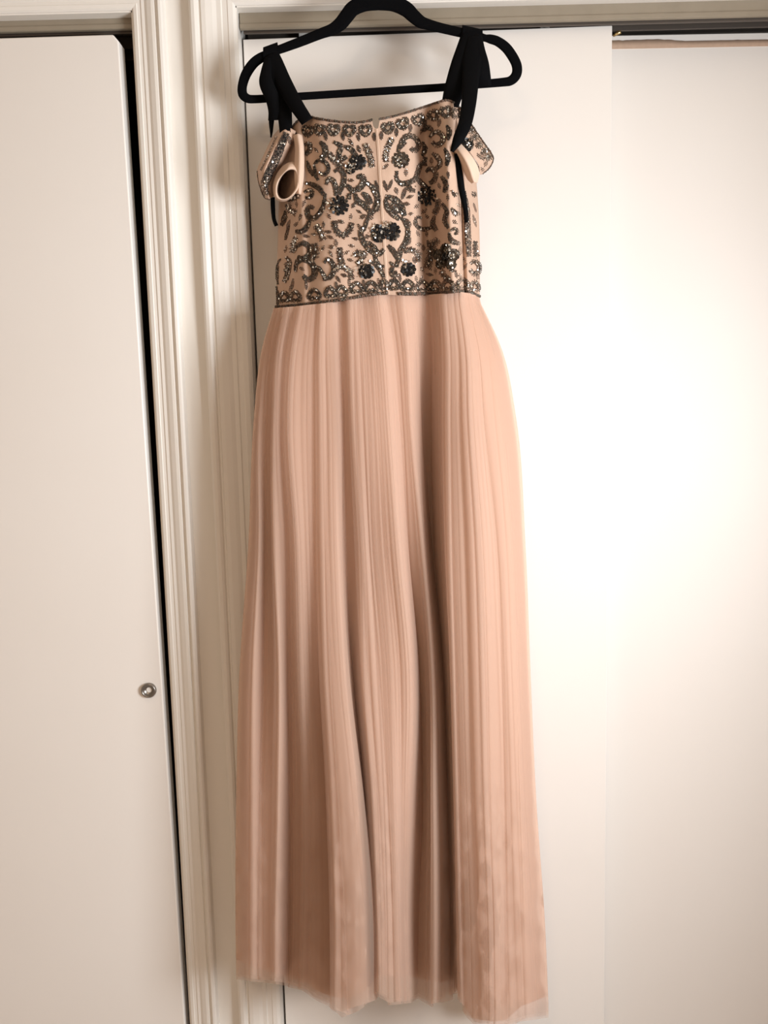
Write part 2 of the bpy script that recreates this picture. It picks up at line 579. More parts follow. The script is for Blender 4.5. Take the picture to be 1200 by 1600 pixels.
# ------------------------------------------------------------------ hanger
YH = -0.066
hang = empty('clothes_hanger', PV(591, 150, YH), 'black velvet clothes hanger with rounded ends holding the gown', 'hanger')
pts = [(591, 3, 11.5), (570, 5, 11.5), (552, 13, 11), (541, 26, 10.5), (532, 37, 10), (519, 46, 8.5), (500, 53, 7.5), (470, 65, 7), (446, 74, 6.5),
       (430, 80, 6), (424, 84, 5.5), (412, 88, 7), (397, 98, 7.5), (385, 115, 7.5), (379, 133, 7), (379, 146, 7), (385, 153, 6.5), (396, 155, 6),
       (430, 153, 5.8), (470, 150.5, 5.6), (540, 146, 5.6), (620, 141, 5.6), (700, 136, 5.8), (750, 131.5, 6), (785, 128.5, 6.3), (798, 126, 6.8), (806, 118, 7.3),
       (808, 107, 7.5), (804, 94, 7.5), (792, 76, 7.5), (778, 65, 7), (766, 61, 6.5), (758, 59.5, 5.2), (748, 57, 6.2), (725, 52, 6.8), (690, 44, 7),
       (668, 38, 7.8), (657, 34, 9), (646, 25, 10), (634, 14, 11), (614, 5, 11.5)]
cl = np.array(pts + pts[:1])
cm = catmull(cl, 260)[:-1]
path = P(cm[:, 0], cm[:, 1], YH)
rad = cm[:, 2] * 0.00097
vv, ff = tube(path, rad, 12, closed=True, flat=1.0)
# flatten front to back: a moulded hanger is about 6 mm thick
vv[:, 1] = YH + np.clip((vv[:, 1] - YH) * 0.62, -0.0033, 0.0033)
obj('hanger_body', vv, ff, ['velvet'], hang)
c = P(591, -9, YH)
zc = c[2] + 0.062
hk = [(c[0], YH, c[2] + 0.002), (c[0], YH, c[2] + 0.03)]
for a in np.linspace(-70, 195, 24):
    hk.append((c[0] - 0.003 + 0.021 * math.sin(math.radians(a + 0)) * -1 * -1, YH, zc + 0.021 * -math.cos(math.radians(a)) * 1.0))
hk2 = [(c[0], YH, c[2] - 0.004), (c[0], YH, c[2] + 0.022)]
for a in np.linspace(-50, 190, 26):
    hk2.append((c[0] + 0.022 * math.cos(math.radians(a)) - 0.0, YH, zc + 0.022 * math.sin(math.radians(a))))
hk2[2:2] = []
vv, ff = tube(catmull(hk2, 60), 0.0017, 10)
ho = obj('hook', vv, ff, ['chrome'], hang)
ho['label'] = 'chrome hanger hook'
nail_z = zc + 0.022 - 0.0037
nv, nf = tube([(c[0], Y_WALL + 0.03, nail_z), (c[0], -0.081, nail_z)], 0.002, 10)
nv2, nf2 = tube([(c[0], -0.081, nail_z), (c[0], -0.084, nail_z)], 0.005, 14)
g = Geo(); g.add(nv, nf); g.add(nv2, nf2)
tag(g.build('nail', ['steel'], smooth=True), 'steel nail above the closet doors carrying the hanger', 'nail')

# ------------------------------------------------------------------ gown
gown = empty('evening_gown', PV(620, 1560, -0.10), 'long peach tulle gown with beaded bodice and black ribbon straps', 'dress')

NECK = np.array([(438, 216), (447, 206), (456, 197), (465, 187), (473, 181.5), (482, 180.5), (500, 184), (520, 187), (540, 189), (556, 189.5), (570, 188),
                 (581, 185.5), (583.5, 199), (588, 201), (592, 200), (593.5, 184), (605, 182), (620, 178.5), (640, 172.5), (660, 166), (680, 159), (690, 156),
                 (698, 155), (706, 157), (715, 163), (724, 174), (734, 192)], float)
WAIST = np.array([(431, 482.5), (460, 480), (500, 475.5), (540, 470), (575, 463.5), (605, 460.5), (640, 462), (670, 461.5), (700, 459), (718, 457), (735, 459.5),
                  (749.5, 466)], float)
XL0, XL1, XR0, XR1 = 438.0, 431.0, 734.0, 749.5


def bod_u(px, py):
    t = np.clip((py - 192.0) / 275.0, -0.1, 1.05)
    xl = XL0 + (XL1 - XL0) * t
    xr = XR0 + (XR1 - XR0) * np.clip(t, 0, 1) ** 0.5
    return (px - xl) / (xr - xl)


FOLD_X = np.array([380, 432, 446, 458, 470, 480, 505, 560, 588, 597, 606, 640, 668, 706, 713, 720.5, 727, 738, 760.])
FOLD_D = np.array([0, 0, .003, -.002, -.004, .001, -.004, 0, .000, -.001, 0, .004, .030, -.044, -.046, .006, -.008, -.002, 0])


def smooth_interp(x, xp, fp):
    x = np.asarray(x, float)
    i = np.clip(np.searchsorted(xp, x) - 1, 0, len(xp) - 2)
    t = np.clip((x - xp[i]) / (xp[i + 1] - xp[i]), 0, 1)
    t = t * t * (3 - 2 * t)
    return fp[i] * (1 - t) + fp[i + 1] * t


def YB(px, py):
    px = np.asarray(px, float); py = np.asarray(py, float)
    u = np.clip(bod_u(px, py), 0, 1)
    base = -0.050 - 0.072 * (1 - np.abs(2 * u - 1) ** 3.2)
    xx = px - (py - 320) * 0.035
    k = np.clip((py - 150) / 60.0, 0, 1)
    fold = smooth_interp(xx, FOLD_X, FOLD_D)
    puck = 0.0012 * np.sin(px * 0.11 + py * 0.05) * np.sin(py * 0.07 - px * 0.03)
    return base + fold * (0.35 + 0.65 * k) + puck


NS, NT = 150, 60
s = np.linspace(0, 1, NS)
xt = XL0 + (XR0 - XL0) * s
xb = XL1 + (XR1 - XL1) * s
yt = np.interp(xt, NECK[:, 0], NECK[:, 1])
yb = np.interp(xb, WAIST[:, 0], WAIST[:, 1])
t = np.linspace(0, 1, NT)[:, None]
gx = xt * (1 - t) + xb * t + 6.0 * np.sin(np.pi * t) * s ** 6
gy = yt * (1 - t) + yb * t
gY = YB(gx, gy)
front = P(gx, gy, gY)
nb = 40
sb = np.linspace(1, 0, nb + 2)[1:-1]
bx = (XL0 + (XR0 - XL0) * sb) * (1 - t) + (XL1 + (XR1 - XL1) * sb) * t + 6.0 * np.sin(np.pi * t) * sb ** 6
byt = np.interp(XL0 + (XR0 - XL0) * sb, NECK[:, 0], NECK[:, 1]) + 6 * np.sin(np.pi * sb)
byb = np.interp(XL1 + (XR1 - XL1) * sb, WAIST[:, 0], WAIST[:, 1])
by = byt * (1 - t) + byb * t
bY = -0.050 + 0.022 * np.sin(np.pi * sb) ** 0.5 + 0 * t
back = P(bx, by, bY)
ring = np.concatenate([front, back], axis=1)
bodice = obj('bodice', ring.reshape(-1, 3), grid_faces(NT, NS + nb, True), ['nude'], gown)
bodice['label'] = 'nude bodice with bronze beadwork'

# --- zip placket down the middle
zc_ = np.array([(588, 201), (591, 240), (594, 290), (598, 350), (602, 410), (605.5, 460)], float)
zz = catmull(zc_, 60)
rows = []
for off, dy in ((-2.4, 0.0008), (-1.6, -0.0006), (-0.4, -0.0012), (0.2, 0.0004), (0.9, -0.0010), (1.8, -0.0006), (2.5, 0.0008)):
    rows.append(np.stack([zz[:, 0] + off, zz[:, 1], YB(zz[:, 0] + off, zz[:, 1]) + dy], 1))
a = np.array(rows)
zp = obj('zip_placket', P(a[..., 0], a[..., 1], a[..., 2]).reshape(-1, 3), [tuple(reversed(q)) for q in grid_faces(a.shape[0], a.shape[1])], ['cream'], gown)
zp['label'] = 'pale concealed zip'

# ------------------------------------------------------------------ beadwork
PHI = (1 + 5 ** 0.5) / 2
ICO_V = np.array([(-1, PHI, 0), (1, PHI, 0), (-1, -PHI, 0), (1, -PHI, 0), (0, -1, PHI), (0, 1, PHI), (0, -1, -PHI), (0, 1, -PHI), (PHI, 0, -1), (PHI, 0, 1),
                  (-PHI, 0, -1), (-PHI, 0, 1)]) / math.sqrt(1 + PHI * PHI)
ICO_F = np.array([(0, 11, 5), (0, 5, 1), (0, 1, 7), (0, 7, 10), (0, 10, 11), (1, 5, 9), (5, 11, 4), (11, 10, 2), (10, 7, 6), (7, 1, 8), (3, 9, 4), (3, 4, 2),
                  (3, 2, 6), (3, 6, 8), (3, 8, 9), (4, 9, 5), (2, 4, 11), (6, 2, 10), (8, 6, 7), (9, 8, 1)])
DISC_N = 6
PXM = 0.00094   # metres covered by one photo pixel on the bodice


class Beads:
    def __init__(s, yf):
        s.v = []; s.f = []; s.m = []; s.n = 0; s.yf = yf

    def bead(s, px, py, r, mat, lift=0.6, dy=0.0):
        c = P(px, py, s.yf(px, py) - r * lift + dy)
        s.v.append(ICO_V * r + c)
        s.f.append(ICO_F + s.n)
        s.m += [mat] * 20
        s.n += 12

    def disc(s, px, py, r, mat, tilt=0.5, lift=0.0012):
        c = P(px, py, s.yf(px, py) - lift)
        nrm = np.array([random.gauss(0.12, tilt), -1.0, random.gauss(0, tilt)])
        nrm /= np.linalg.norm(nrm)
        a = np.cross(nrm, [0, 0, 1.0]); a /= np.linalg.norm(a)
        b = np.cross(nrm, a)
        an = np.arange(DISC_N) * 2 * math.pi / DISC_N
        rim = c + r * (np.cos(an)[:, None] * a + np.sin(an)[:, None] * b)
        v = np.vstack([c + nrm * r * 0.12, rim])
        f = [(0, 1 + k, 1 + (k + 1) % DISC_N) for k in range(DISC_N)]
        s.v.append(v); s.f.append(np.array(f) + s.n)
        s.m += [mat] * DISC_N
        s.n += DISC_N + 1

    def build(s, name, parent, mats):
        return obj(name, np.concatenate(s.v), np.concatenate(s.f), mats, parent, mat_idx=s.m)


BM = ['bronze', 'pewter', 'silver', 'jet', 'copper']


def pick(dark=0.0, sparkle=0.07):
    q = random.random()
    if q < sparkle:
        return 2
    if q < sparkle + 0.22:
        return 1
    if q < sparkle + 0.22 + dark:
        return 3
    return 0 if q < 0.93 else 4


def resample(pts, step):
    pts = np.asarray(pts, float)
    if len(pts) > 2:
        pts = catmull(pts, 14 * len(pts))
    d = np.r_[0, np.cumsum(np.linalg.norm(np.diff(pts, axis=0), axis=1))]
    n = max(2, int(d[-1] / step) + 1)
    q = np.linspace(0, d[-1], n)
    return np.stack([np.interp(q, d, pts[:, i]) for i in range(pts.shape[1])], 1)


def stroke(B, pts, w, taper=(0.45, 0.8), dark=0.05, sparkle=0.06, r=1.12, pitch=1.75):
    """band of bead rows along a curve, w = full width in photo pixels"""
    w = w * 1.32
    c = resample(pts, pitch)
    tg = np.gradient(c, axis=0)
    tg /= np.linalg.norm(tg, axis=1)[:, None] + 1e-9
    nm = np.stack([-tg[:, 1], tg[:, 0]], 1)
    n = len(c)
    for i in range(n):
        q = i / max(1, n - 1)
        ww = w * (taper[0] + (1 - taper[0]) * min(1, q / 0.35)) * (taper[1] + (1 - taper[1]) * min(1, (1 - q) / 0.25))
        k = max(1, int(round(ww / pitch)))
        for j in range(k):
            o = (j - (k - 1) / 2) * pitch
            edge = k > 2 and (j == 0 or j == k - 1)
            p = c[i] + nm[i] * o + np.array([random.gauss(0, .18), random.gauss(0, .18)])
            m = (0 if random.random() < 0.75 else 4) if edge else pick(dark, sparkle)
            B.bead(p[0], p[1], r * PXM * random.uniform(.85, 1.1), m)
            if not edge and random.random() < sparkle * 1.3:
                B.disc(p[0], p[1], 1.45 * PXM, 2, 0.55, 0.0021)


def leaf(B, x0, y0, x1, y1, w, dark=0.05, sparkle=0.05):
    w *= 1.25
    n = max(4, int(math.hypot(x1 - x0, y1 - y0) / 1.7))
    L = np.array([x1 - x0, y1 - y0], float)
    nm = np.array([-L[1], L[0]]) / np.linalg.norm(L)
    for i in range(n):
        q = i / (n - 1)
        ww = w * math.sin(math.pi * (0.12 + 0.8 * q)) ** 0.8
        k = max(1, int(round(ww / 1.7)))
        for j in range(k):
            p = np.array([x0, y0]) + L * q + nm * (j - (k - 1) / 2) * 1.7
            B.bead(p[0], p[1], 0.98 * PXM, 4 if random.random() < .35 else pick(dark, sparkle))


def flower(B, x, y, rx, ry, mat=3, sparkle=0.10, glint=(-0.7, 0.1)):
    """overlapping sequin petals around a beaded heart"""
    for ring_, n in ((1.0, 11), (0.68, 9), (0.36, 5)):
        for k in range(n):
            a = 2 * math.pi * k / n + ring_ * 1.7
            px = x + rx * ring_ * math.cos(a) * .86; py = y + ry * ring_ * math.sin(a) * .86
            m = mat if random.random() > .08 else 0
            B.disc(px, py, 3.3 * PXM, m, 0.30, 0.0012 + 0.0014 * (1.1 - ring_))
            B.bead(px, py, 1.0 * PXM, mat if random.random() > .25 else 0, 1.2)
    for k in range(int(rx * ry * 0.18)):
        a = random.uniform(0, 2 * math.pi); q = math.sqrt(random.random()) * .95
        px = x + rx * q * math.cos(a); py = y + ry * q * math.sin(a)
        B.bead(px, py, 1.15 * PXM, mat if random.random() > .2 else 0, 1.6)
    for k in range(int(13 + rx * ry * sparkle * 0.3)):
        px = x + rx * glint[0] + random.gauss(0, rx * .34); py = y + ry * glint[1] + random.gauss(0, ry * .45)
        B.disc(px, py, random.uniform(1.0, 1.9) * PXM, 2, 0.5, 0.0034)


def sprig(B, nodes, w=5.0, sparkle=0.12, dark=0.05):
    """stem of small bead clusters"""
    stroke(B, nodes, 2.0, (1, 1), dark, sparkle)
    c = resample(nodes, 4.2)
    tg = np.gradient(c, axis=0); tg /= np.linalg.norm(tg, axis=1)[:, None] + 1e-9
    for i, (p, tt) in enumerate(zip(c, tg)):
        nm = np.array([-tt[1], tt[0]])
        for sgn in (-1, 1):
            L = w * random.uniform(.85, 1.35)
            e = p + nm * sgn * L + tt * L * .5
            leaf(B, p[0], p[1], e[0], e[1], 4.0, dark, sparkle)
        if random.random() < 0.5 + sparkle * 3:
            q = p + np.array([random.gauss(0, w * .4), random.gauss(0, w * .4)])
            B.disc(q[0], q[1], 1.6 * PXM, 2, .5, .0026)


def motif(name, fn, parent=None, yf=None, label=None):
    B = Beads(yf or YB)
    fn(B)
    o = B.build(name, parent or bodice, BM)
    if label:
        o['label'] = label
    return o


def heart(x, y, sx=9.0, sy=8.5, up=1, tilt=0.0, dark=0.05, sparkle=0.09):
    """U-shaped paisley: two curled lobes (up=1 opens upward, -1 opens downward)"""
    def fn(B):
        ct, st_ = math.cos(tilt), math.sin(tilt)
        pl = [(-.12, -.35), (-.42, -.62), (-.74, -.45), (-.78, .02), (-.45, .52), (0, .82), (.45, .52), (.78, .02), (.74, -.45), (.42, -.62), (.12, -.35)]
        q = []
        for a, b in pl:
            a *= sx; b *= sy * up
            q.append((x + a * ct - b * st_, y + a * st_ + b * ct))
        stroke(B, q, 5.2, (.8, .8), dark, sparkle)
        for k in range(3):
            B.disc(x + random.gauss(0, sx * .5), y + random.gauss(0.2 * sy, sy * .4), 1.5 * PXM, 2, .5, .0026)
    return fn


# top border of paisley hearts with a drop between each
tops = [(481, 204, .05), (499, 202, .1), (521, 202, .08), (546, 203, 0), (571, 203, -.1), (606, 199, -.2), (629, 192.5, -.3), (653, 186.5, -.35), (677, 179.5, -.4),
        (696, 174, -.2), (713, 176, .3)]
for x, y, tl in tops:
    motif('beaded_heart', heart(x, y, 9.8 if 500 < x < 670 else 8.6, 10.0, 1, tl))
for x, y, dx_ in ((508, 211, 2), (535, 211, 2), (559, 212, 2), (584.5, 212, 1), (596, 210, 0), (619.5, 205, 0), (642, 199, -2), (665, 192, -3), (687, 190, -2), (463, 212, 3)):
    motif('beaded_leaf', lambda B, x=x, y=y, d=dx_: leaf(B, x, y - 4, x + d, y + 8, 5.2))
# bottom border of arches
bots = [(444, 465, 8.2), (461.5, 464, 8), (491, 461, 9.6), (516, 457.5, 8.4), (533.5, 456, 8.8), (557, 450.5, 10), (580, 449, 9.8), (600, 446, 6), (616, 445.5, 7.8),
        (637, 447, 10), (660, 447.5, 9.6), (680, 447.5, 9.6), (700, 446, 9.2), (723, 444, 9.4), (742, 448, 6.6)]
for x, y, sx in bots:
    motif('beaded_arch', heart(x, y, sx * 1.12, 10.0, -1, -.06, .1))
for a in ((478, 440, 479, 452), (526, 432, 532, 441), (525, 441, 526, 450), (545, 438, 547, 448), (568, 438, 569, 447), (591, 436, 593, 444), (624, 428, 626, 440),
          (650, 432, 651, 440), (712, 425, 714, 434), (746, 428, 747, 438), (458, 436, 456, 452), (455, 446, 453, 456)):
    motif('beaded_leaf', lambda B, a=a: leaf(B, *a, 4.6))

# sequin flowers
for x, y, rx, ry, mt, gl in ((559, 253, 13, 12, 3, (-.85, .4)), (548, 264, 6, 6, 3, (-.5, .2)), (530, 321, 15, 15, 3, (-.85, -.1)), (591, 365, 11, 14, 3, (-.6, -.5)),
                             (613, 362, 12, 14, 3, (-.5, -.7)), (667, 306, 16, 15, 3, (-.2, -.3)), (626, 250, 13, 12, 0, (-.2, 0)), (573, 424, 12, 11, 3, (-.8, -.5)),
                             (638, 421, 11, 10, 3, (-.5, -.9))):
    o = motif('sequin_flower', lambda B, q=(x, y, rx, ry, mt): flower(B, *q[:4], q[4], .12, gl))
    o['label'] = 'black sequin flower' if mt == 3 else 'bronze sequin flower'


def petals(B, x=697, y=402, r=13):
    for k in range(5):
        a = math.radians(72 * k - 90)
        flower(B, x + r * math.cos(a), y + r * math.sin(a), 7.5, 7.5, 0, .01, (0, 0))
    flower(B, x, y, 5, 5, 3, .02, (0, 0))


motif('sequin_flower', petals, label='large five-petalled bronze flower')

SCROLLS = [  # (points, width, dark, sparkle)
    ([(522, 222), (533, 229), (529, 241), (534, 249), (541, 245)], 7, .1, .05), ([(539, 229), (548, 233), (556, 242)], 7, .15, .04),
    ([(523, 268), (530, 264), (537, 272), (537, 285), (532, 297), (530, 303)], 7, .05, .05), ([(510, 288), (513, 280), (521, 283), (525, 294), (526, 305)], 7, .05, .08),
    ([(558, 277), (566, 275), (568, 284), (563, 293), (553, 298)], 8, .05, .03), ([(540, 288), (547, 294), (553, 301)], 6, .15, .04),
    ([(548, 302), (544, 308), (548, 309)], 5, .05, .2),
    ([(573, 285), (584, 295), (590, 309), (588, 323), (580, 334)], 8, .02, .05), ([(555, 303), (559, 314), (569, 320), (578, 331)], 8, .02, .05),
    ([(566, 302), (574, 308), (580, 318)], 8, .0, .05), ([(603, 307), (615, 311), (625, 321), (632, 337)], 9, .15, .10),
    ([(602, 312), (606, 324), (614, 334), (624, 342)], 8, .05, .09), ([(612, 318), (618, 326), (622, 333)], 6, .1, .12),
    ([(578, 332), (573, 345), (570, 355), (564, 362), (567, 376), (574, 388), (582, 396)], 6, .05, .07),
    ([(569, 378), (579, 381), (588, 392), (592, 398), (600, 390)], 6, .05, .07), ([(584, 397), (588, 408), (594, 420), (600, 433)], 6, .1, .15),
    ([(578, 409), (586, 412), (592, 421)], 5, .1, .05), ([(627, 340), (636, 354), (637, 368), (633, 380), (626, 391), (623, 404), (619, 417)], 6.5, .05, .10),
    ([(607, 384), (616, 394), (623, 405)], 7, .05, .06), ([(610, 410), (615, 416), (611, 424), (614, 431), (619, 431), (618, 424)], 5, .1, .06),
    ([(491, 256), (499, 250), (510, 255), (513, 265), (507, 273), (499, 270)], 5.5, .15, .08), ([(491, 258), (493, 272), (497, 281)], 5, .3, .03),
    ([(478, 286), (490, 289), (500, 296), (506, 304)], 6.5, .05, .02),
    ([(508, 303), (506, 319), (500, 332), (491, 341), (482, 338), (480, 329), (484, 323), (490, 325)], 6.5, .05, .06),
    ([(484, 342), (481, 352), (473, 361), (462, 362)], 6.5, .2, .03), ([(461, 391), (464, 385), (474, 380), (483, 386), (483, 397), (475, 403), (465, 402)], 6.5, .1, .04),
    ([(462, 424), (463, 412), (472, 405), (484, 408), (491, 420), (490, 432), (481, 437), (474, 431)], 8, .05, .05),
    ([(507, 410), (512, 405), (519, 411), (522, 421), (517, 432), (508, 436)], 7, .05, .05), ([(492, 416), (498, 419), (506, 430), (507, 438)], 5.5, .3, .15),
    ([(468, 224), (468, 232), (472, 240)], 8, .2, .12), ([(500, 222), (507, 229), (508, 241), (501, 247)], 8, .05, .04),
    ([(477, 226), (483, 224), (484, 234), (478, 241)], 7, .15, .1), ([(480, 252), (483, 263), (489, 274)], 5, .1, .03),
    ([(476, 300), (483, 297), (488, 300), (485, 308), (478, 309)], 5.5, .25, .1),
    ([(624, 228), (630, 217), (641, 212), (651, 218), (654, 229), (647, 236), (642, 232)], 7, .05, .06), ([(621, 237), (626, 228), (634, 222)], 6, .05, .05),
    ([(620, 268), (620, 280), (628, 287), (640, 285), (649, 279), (653, 268), (657, 257), (663, 254)], 7, .05, .06), ([(637, 285), (641, 296), (648, 298)], 6, .05, .03),
    ([(650, 276), (659, 287), (668, 294)], 7, .1, .03), ([(666, 268), (673, 263), (681, 270), (679, 281), (672, 286)], 7, .1, .02),
    ([(672, 214), (680, 206), (691, 211), (691, 222), (682, 227), (676, 222)], 7, .15, .08), ([(660, 222), (664, 232), (660, 243)], 6, .15, .06),
    ([(676, 240), (684, 246), (688, 256), (682, 263)], 7, .2, .05), ([(694, 232), (700, 244), (698, 258)], 6, .2, .05), ([(690, 276), (697, 288), (694, 300)], 6.5, .15, .03),
    ([(660, 205), (668, 199), (676, 203)], 6, .15, .06), ([(698, 196), (702, 206), (700, 218)], 6, .15, .05),
    ([(658, 341), (652, 339), (649, 347), (654, 356), (666, 358), (676, 354)], 5.2, .15, .07), ([(679, 338), (676, 350), (682, 360)], 7, .2, .02),
    ([(691, 318), (698, 330), (695, 345), (700, 356)], 6, .15, .02), ([(705, 360), (711, 357), (715, 362), (711, 366)], 4.6, .1, .03),
    ([(701, 364), (706, 376), (718, 381)], 6, .1, .08), ([(706, 298), (711, 306), (714, 302)], 4.5, .05, .06), ([(706, 326), (712, 334), (718, 333)], 6, .05, .15),
    ([(724, 296), (728, 320), (730, 345), (731, 370), (733, 400)], 8, .35, .09), ([(738, 300), (743, 302), (742, 307), (737, 303)], 2.6, .0, .0),
    ([(735, 412), (741, 408), (748, 414), (748, 424), (741, 428), (735, 422)], 7, .05, .12),
    ([(446, 330), (444, 342), (440, 352)], 6, .2, .06), ([(452, 352), (449, 362), (446, 374)], 4, .0, .0), ([(438, 405), (434, 412), (433, 428), (434, 444)], 3.5, .1, .0),
    ([(447, 402), (452, 408), (451, 420), (448, 432), (444, 440)], 7, .05, .22), ([(432, 448), (434, 462), (434, 478)], 4, .1, .0),
]
for pts_, w_, dk, sp in SCROLLS:
    motif('beaded_scroll', lambda B, a=(pts_, w_, dk, sp): stroke(B, a[0], a[1], (.55, .7), a[2], a[3]))

SPRIGS = [
    ([(570, 226), (575, 236), (579, 247), (581, 258)], 4.5, .30), ([(612, 217), (607, 229), (603, 238), (603, 250)], 4.5, .30), ([(514, 240), (520, 248), (533, 259)], 4.5, .10),
    ([(523, 346), (525, 359), (537, 368), (546, 359), (549, 351)], 4.2, .03), ([(531, 388), (532, 398), (533, 409)], 4.5, .05), ([(523, 421), (534, 416), (546, 424), (549, 434)], 4, .28),
    ([(554, 398), (562, 395), (570, 398)], 4.2, .25), ([(564, 398), (565, 406), (560, 411)], 4, .1), ([(632, 392), (643, 390), (653, 397), (653, 406)], 4.5, .10),
    ([(684, 374), (675, 386), (672, 402), (668, 416)], 5.5, .04), ([(494, 352), (500, 362), (504, 372)], 4.5, .35), ([(488, 404), (493, 396), (491, 384)], 5, .08),
    ([(449, 320), (452, 328), (460, 332)], 4.5, .25), ([(450, 312), (457, 310), (464, 307)], 4, .15), ([(462, 372), (458, 382), (457, 392)], 4, .35),
    ([(743, 378), (742, 388), (744, 398)], 4, .03), ([(684, 312), (684, 324), (680, 332)], 4.5, .03), ([(690, 424), (694, 432), (700, 436)], 4, .02), ([(664, 246), (663, 256)], 3.5, .08),
    ([(450, 412), (447, 422)], 4, .3),
]
for pts_, w_, sp in SPRIGS:
    motif('beaded_sprig', lambda B, a=(pts_, w_, sp): sprig(B, a[0], a[1], a[2], .08))

LEAVES = [(587, 283, 591, 300, 5), (600, 283, 605, 299, 5), (613, 281, 607, 296, 4.5), (618, 294, 621, 303, 5.5), (634, 294, 628, 311, 6), (631, 318, 640, 319, 5), (545, 217, 552, 228, 4.5),
          (559, 228, 563, 238, 5), (651, 361, 655, 369, 4.5), (666, 362, 667, 369, 4.5), (740, 318, 744, 331, 3.2), (739, 336, 744, 354, 4), (740, 396, 744, 403, 4), (719, 386, 719, 398, 6),
          (571, 336, 563, 341, 6), (586, 327, 593, 328, 6), (577, 343, 583, 337, 6), (560, 351, 564, 358, 5), (641, 372, 637, 383, 5), (573, 367, 575, 373, 6), (646, 402, 650, 412, 5),
          (560, 374, 551, 372, 4), (597, 414, 600, 418, 4), (632, 342, 640, 349, 5), (640, 347, 641, 354, 5), (453, 344, 448, 357, 4.5), (660, 200, 657, 209, 4), (668, 376, 673, 388, 6)]
for a in LEAVES:
    motif('beaded_leaf', lambda B, a=a: leaf(B, *a))


# small thread leaves in the gaps between the larger motifs
_pts = [np.array(q[0], float) for q in SCROLLS] + [np.array(q[0], float) for q in SPRIGS] + [np.array([(a[0], a[1]), (a[2], a[3])], float) for a in LEAVES]
_pts += [np.array([(x, y)], float) for x, y in ((559, 253), (530, 321), (591, 365), (613, 362), (667, 306), (626, 250), (573, 424), (638, 421), (697, 402), (545, 266))]
_occ = np.concatenate([catmull(q, 5 * len(q)) if len(q) > 1 else q for q in _pts])
_big = [(559, 253), (530, 321), (591, 365), (613, 362), (667, 306), (626, 250), (573, 424), (638, 421), (697, 402)]
_n = 0
for _try in range(3000):
    x_ = random.uniform(446, 738); y_ = random.uniform(222, 436)
    if _n >= 58:
        break
    if abs(x_ - (588 + (y_ - 200) * .067)) < 9 or (562 < x_ < 618 and 264 < y_ < 284) or (x_ < 482 and y_ < 318) or (x_ > 704 and y_ < 300):
        continue
    if np.min(np.hypot(_occ[:, 0] - x_, _occ[:, 1] - y_)) < 9.5 or min(math.hypot(x_ - a, y_ - b) for a, b in _big) < 21:
        continue
    an_ = random.uniform(0, math.pi)
    L_ = random.uniform(3.5, 5.5)
    _occ = np.vstack([_occ, [(x_, y_)]])
    _n += 1
    motif('beaded_leaf', lambda B: leaf(B, x_ - L_ * math.cos(an_), y_ - L_ * math.sin(an_), x_ + L_ * math.cos(an_), y_ + L_ * math.sin(an_), random.uniform(3.4, 5.4), .1, .10))


def edge_trim(B, pts, r=1.5, rows=1, dx=0, dy=0):
    c = resample(pts, 1.5)
    for p in c:
        for k in range(rows):
            B.bead(p[0] + dx + random.gauss(0, .15), p[1] + dy + k * 1.7 + random.gauss(0, .2), r * PXM * random.uniform(.75, 1.1), 0 if random.random() < .55 else (4 if random.random() < .8 else 1), .9)


motif('neckline_trim', lambda B: (edge_trim(B, [tuple(q) for q in NECK[0:12]], 1.9, 1, 0, 1.8), edge_trim(B, [tuple(q) for q in NECK[15:]], 1.9, 1, 0, 1.8)), gown,
      label='bronze beaded edge of the neckline')
motif('waist_trim', lambda B: (edge_trim(B, [tuple(q) for q in WAIST[:6]], 2.1, 2, 0, -3.6), edge_trim(B, [(622, 461.3)] + [tuple(q) for q in WAIST[6:]], 2.1, 2, 0, -3.6)), gown,
      label='bronze beaded edge of the waist')

# ------------------------------------------------------------------ sleeves
# sleeve beside the post
ca = [(441, 197, -.050), (427, 212, -.048), (411, 244, -.048), (401, 268, -.050), (404, 288, -.052), (413, 309, -.056)]
cb = [(446, 197, -.086), (434, 214, -.096), (419, 245, -.100), (410, 269, -.098), (412, 289, -.096), (419, 311, -.092)]
cc = [(452, 199, -.092), (444, 216, -.100), (431, 245, -.098), (423, 268, -.092), (421, 289, -.088), (424, 309, -.084)]
cd = [(462, 205, -.092), (458, 220, -.090), (447, 245, -.080), (438, 265, -.074), (431, 287, -.070), (429, 306, -.070)]
smp = loft([ca, cb, cc, cd], 40, 30)
sl1 = sheet('sleeve', smp, ['nude'], gown)
sl1['label'] = 'off-shoulder sleeve beside the post'
gridL = smp.reshape(-1, 3)


def near_y(grid):
    def yf(px, py):
        px = np.asarray(px, float); py = np.asarray(py, float)
        d = (grid[:, 0] - px) ** 2 + (grid[:, 1] - py) ** 2
        k = np.argsort(d)[:6]
        w = 1 / (d[k] + .3)
        return float((grid[k, 2] * w).sum() / w.sum())
    return yf


yl = near_y(gridL)
motif('beaded_scroll', lambda B: stroke(B, [(447, 208), (440, 226), (431, 248), (420, 272), (413, 290), (417, 305)], 11, (.7, .7), .45, .05), sl1, yl)  # extra black beads imitate the shade lying on this strip
motif('beaded_scroll', lambda B: stroke(B, [(432, 214), (420, 240), (408, 266)], 3.2, (.8, .8), .0, .03), sl1, yl)
motif('beaded_leaf', lambda B: leaf(B, 450, 212, 455, 226, 6), sl1, yl)
motif('sleeve_trim', lambda B: edge_trim(B, [(402, 268), (405, 288), (413, 308), (421, 312)], 1.3), sl1, yl, 'bronze beaded sleeve edge')


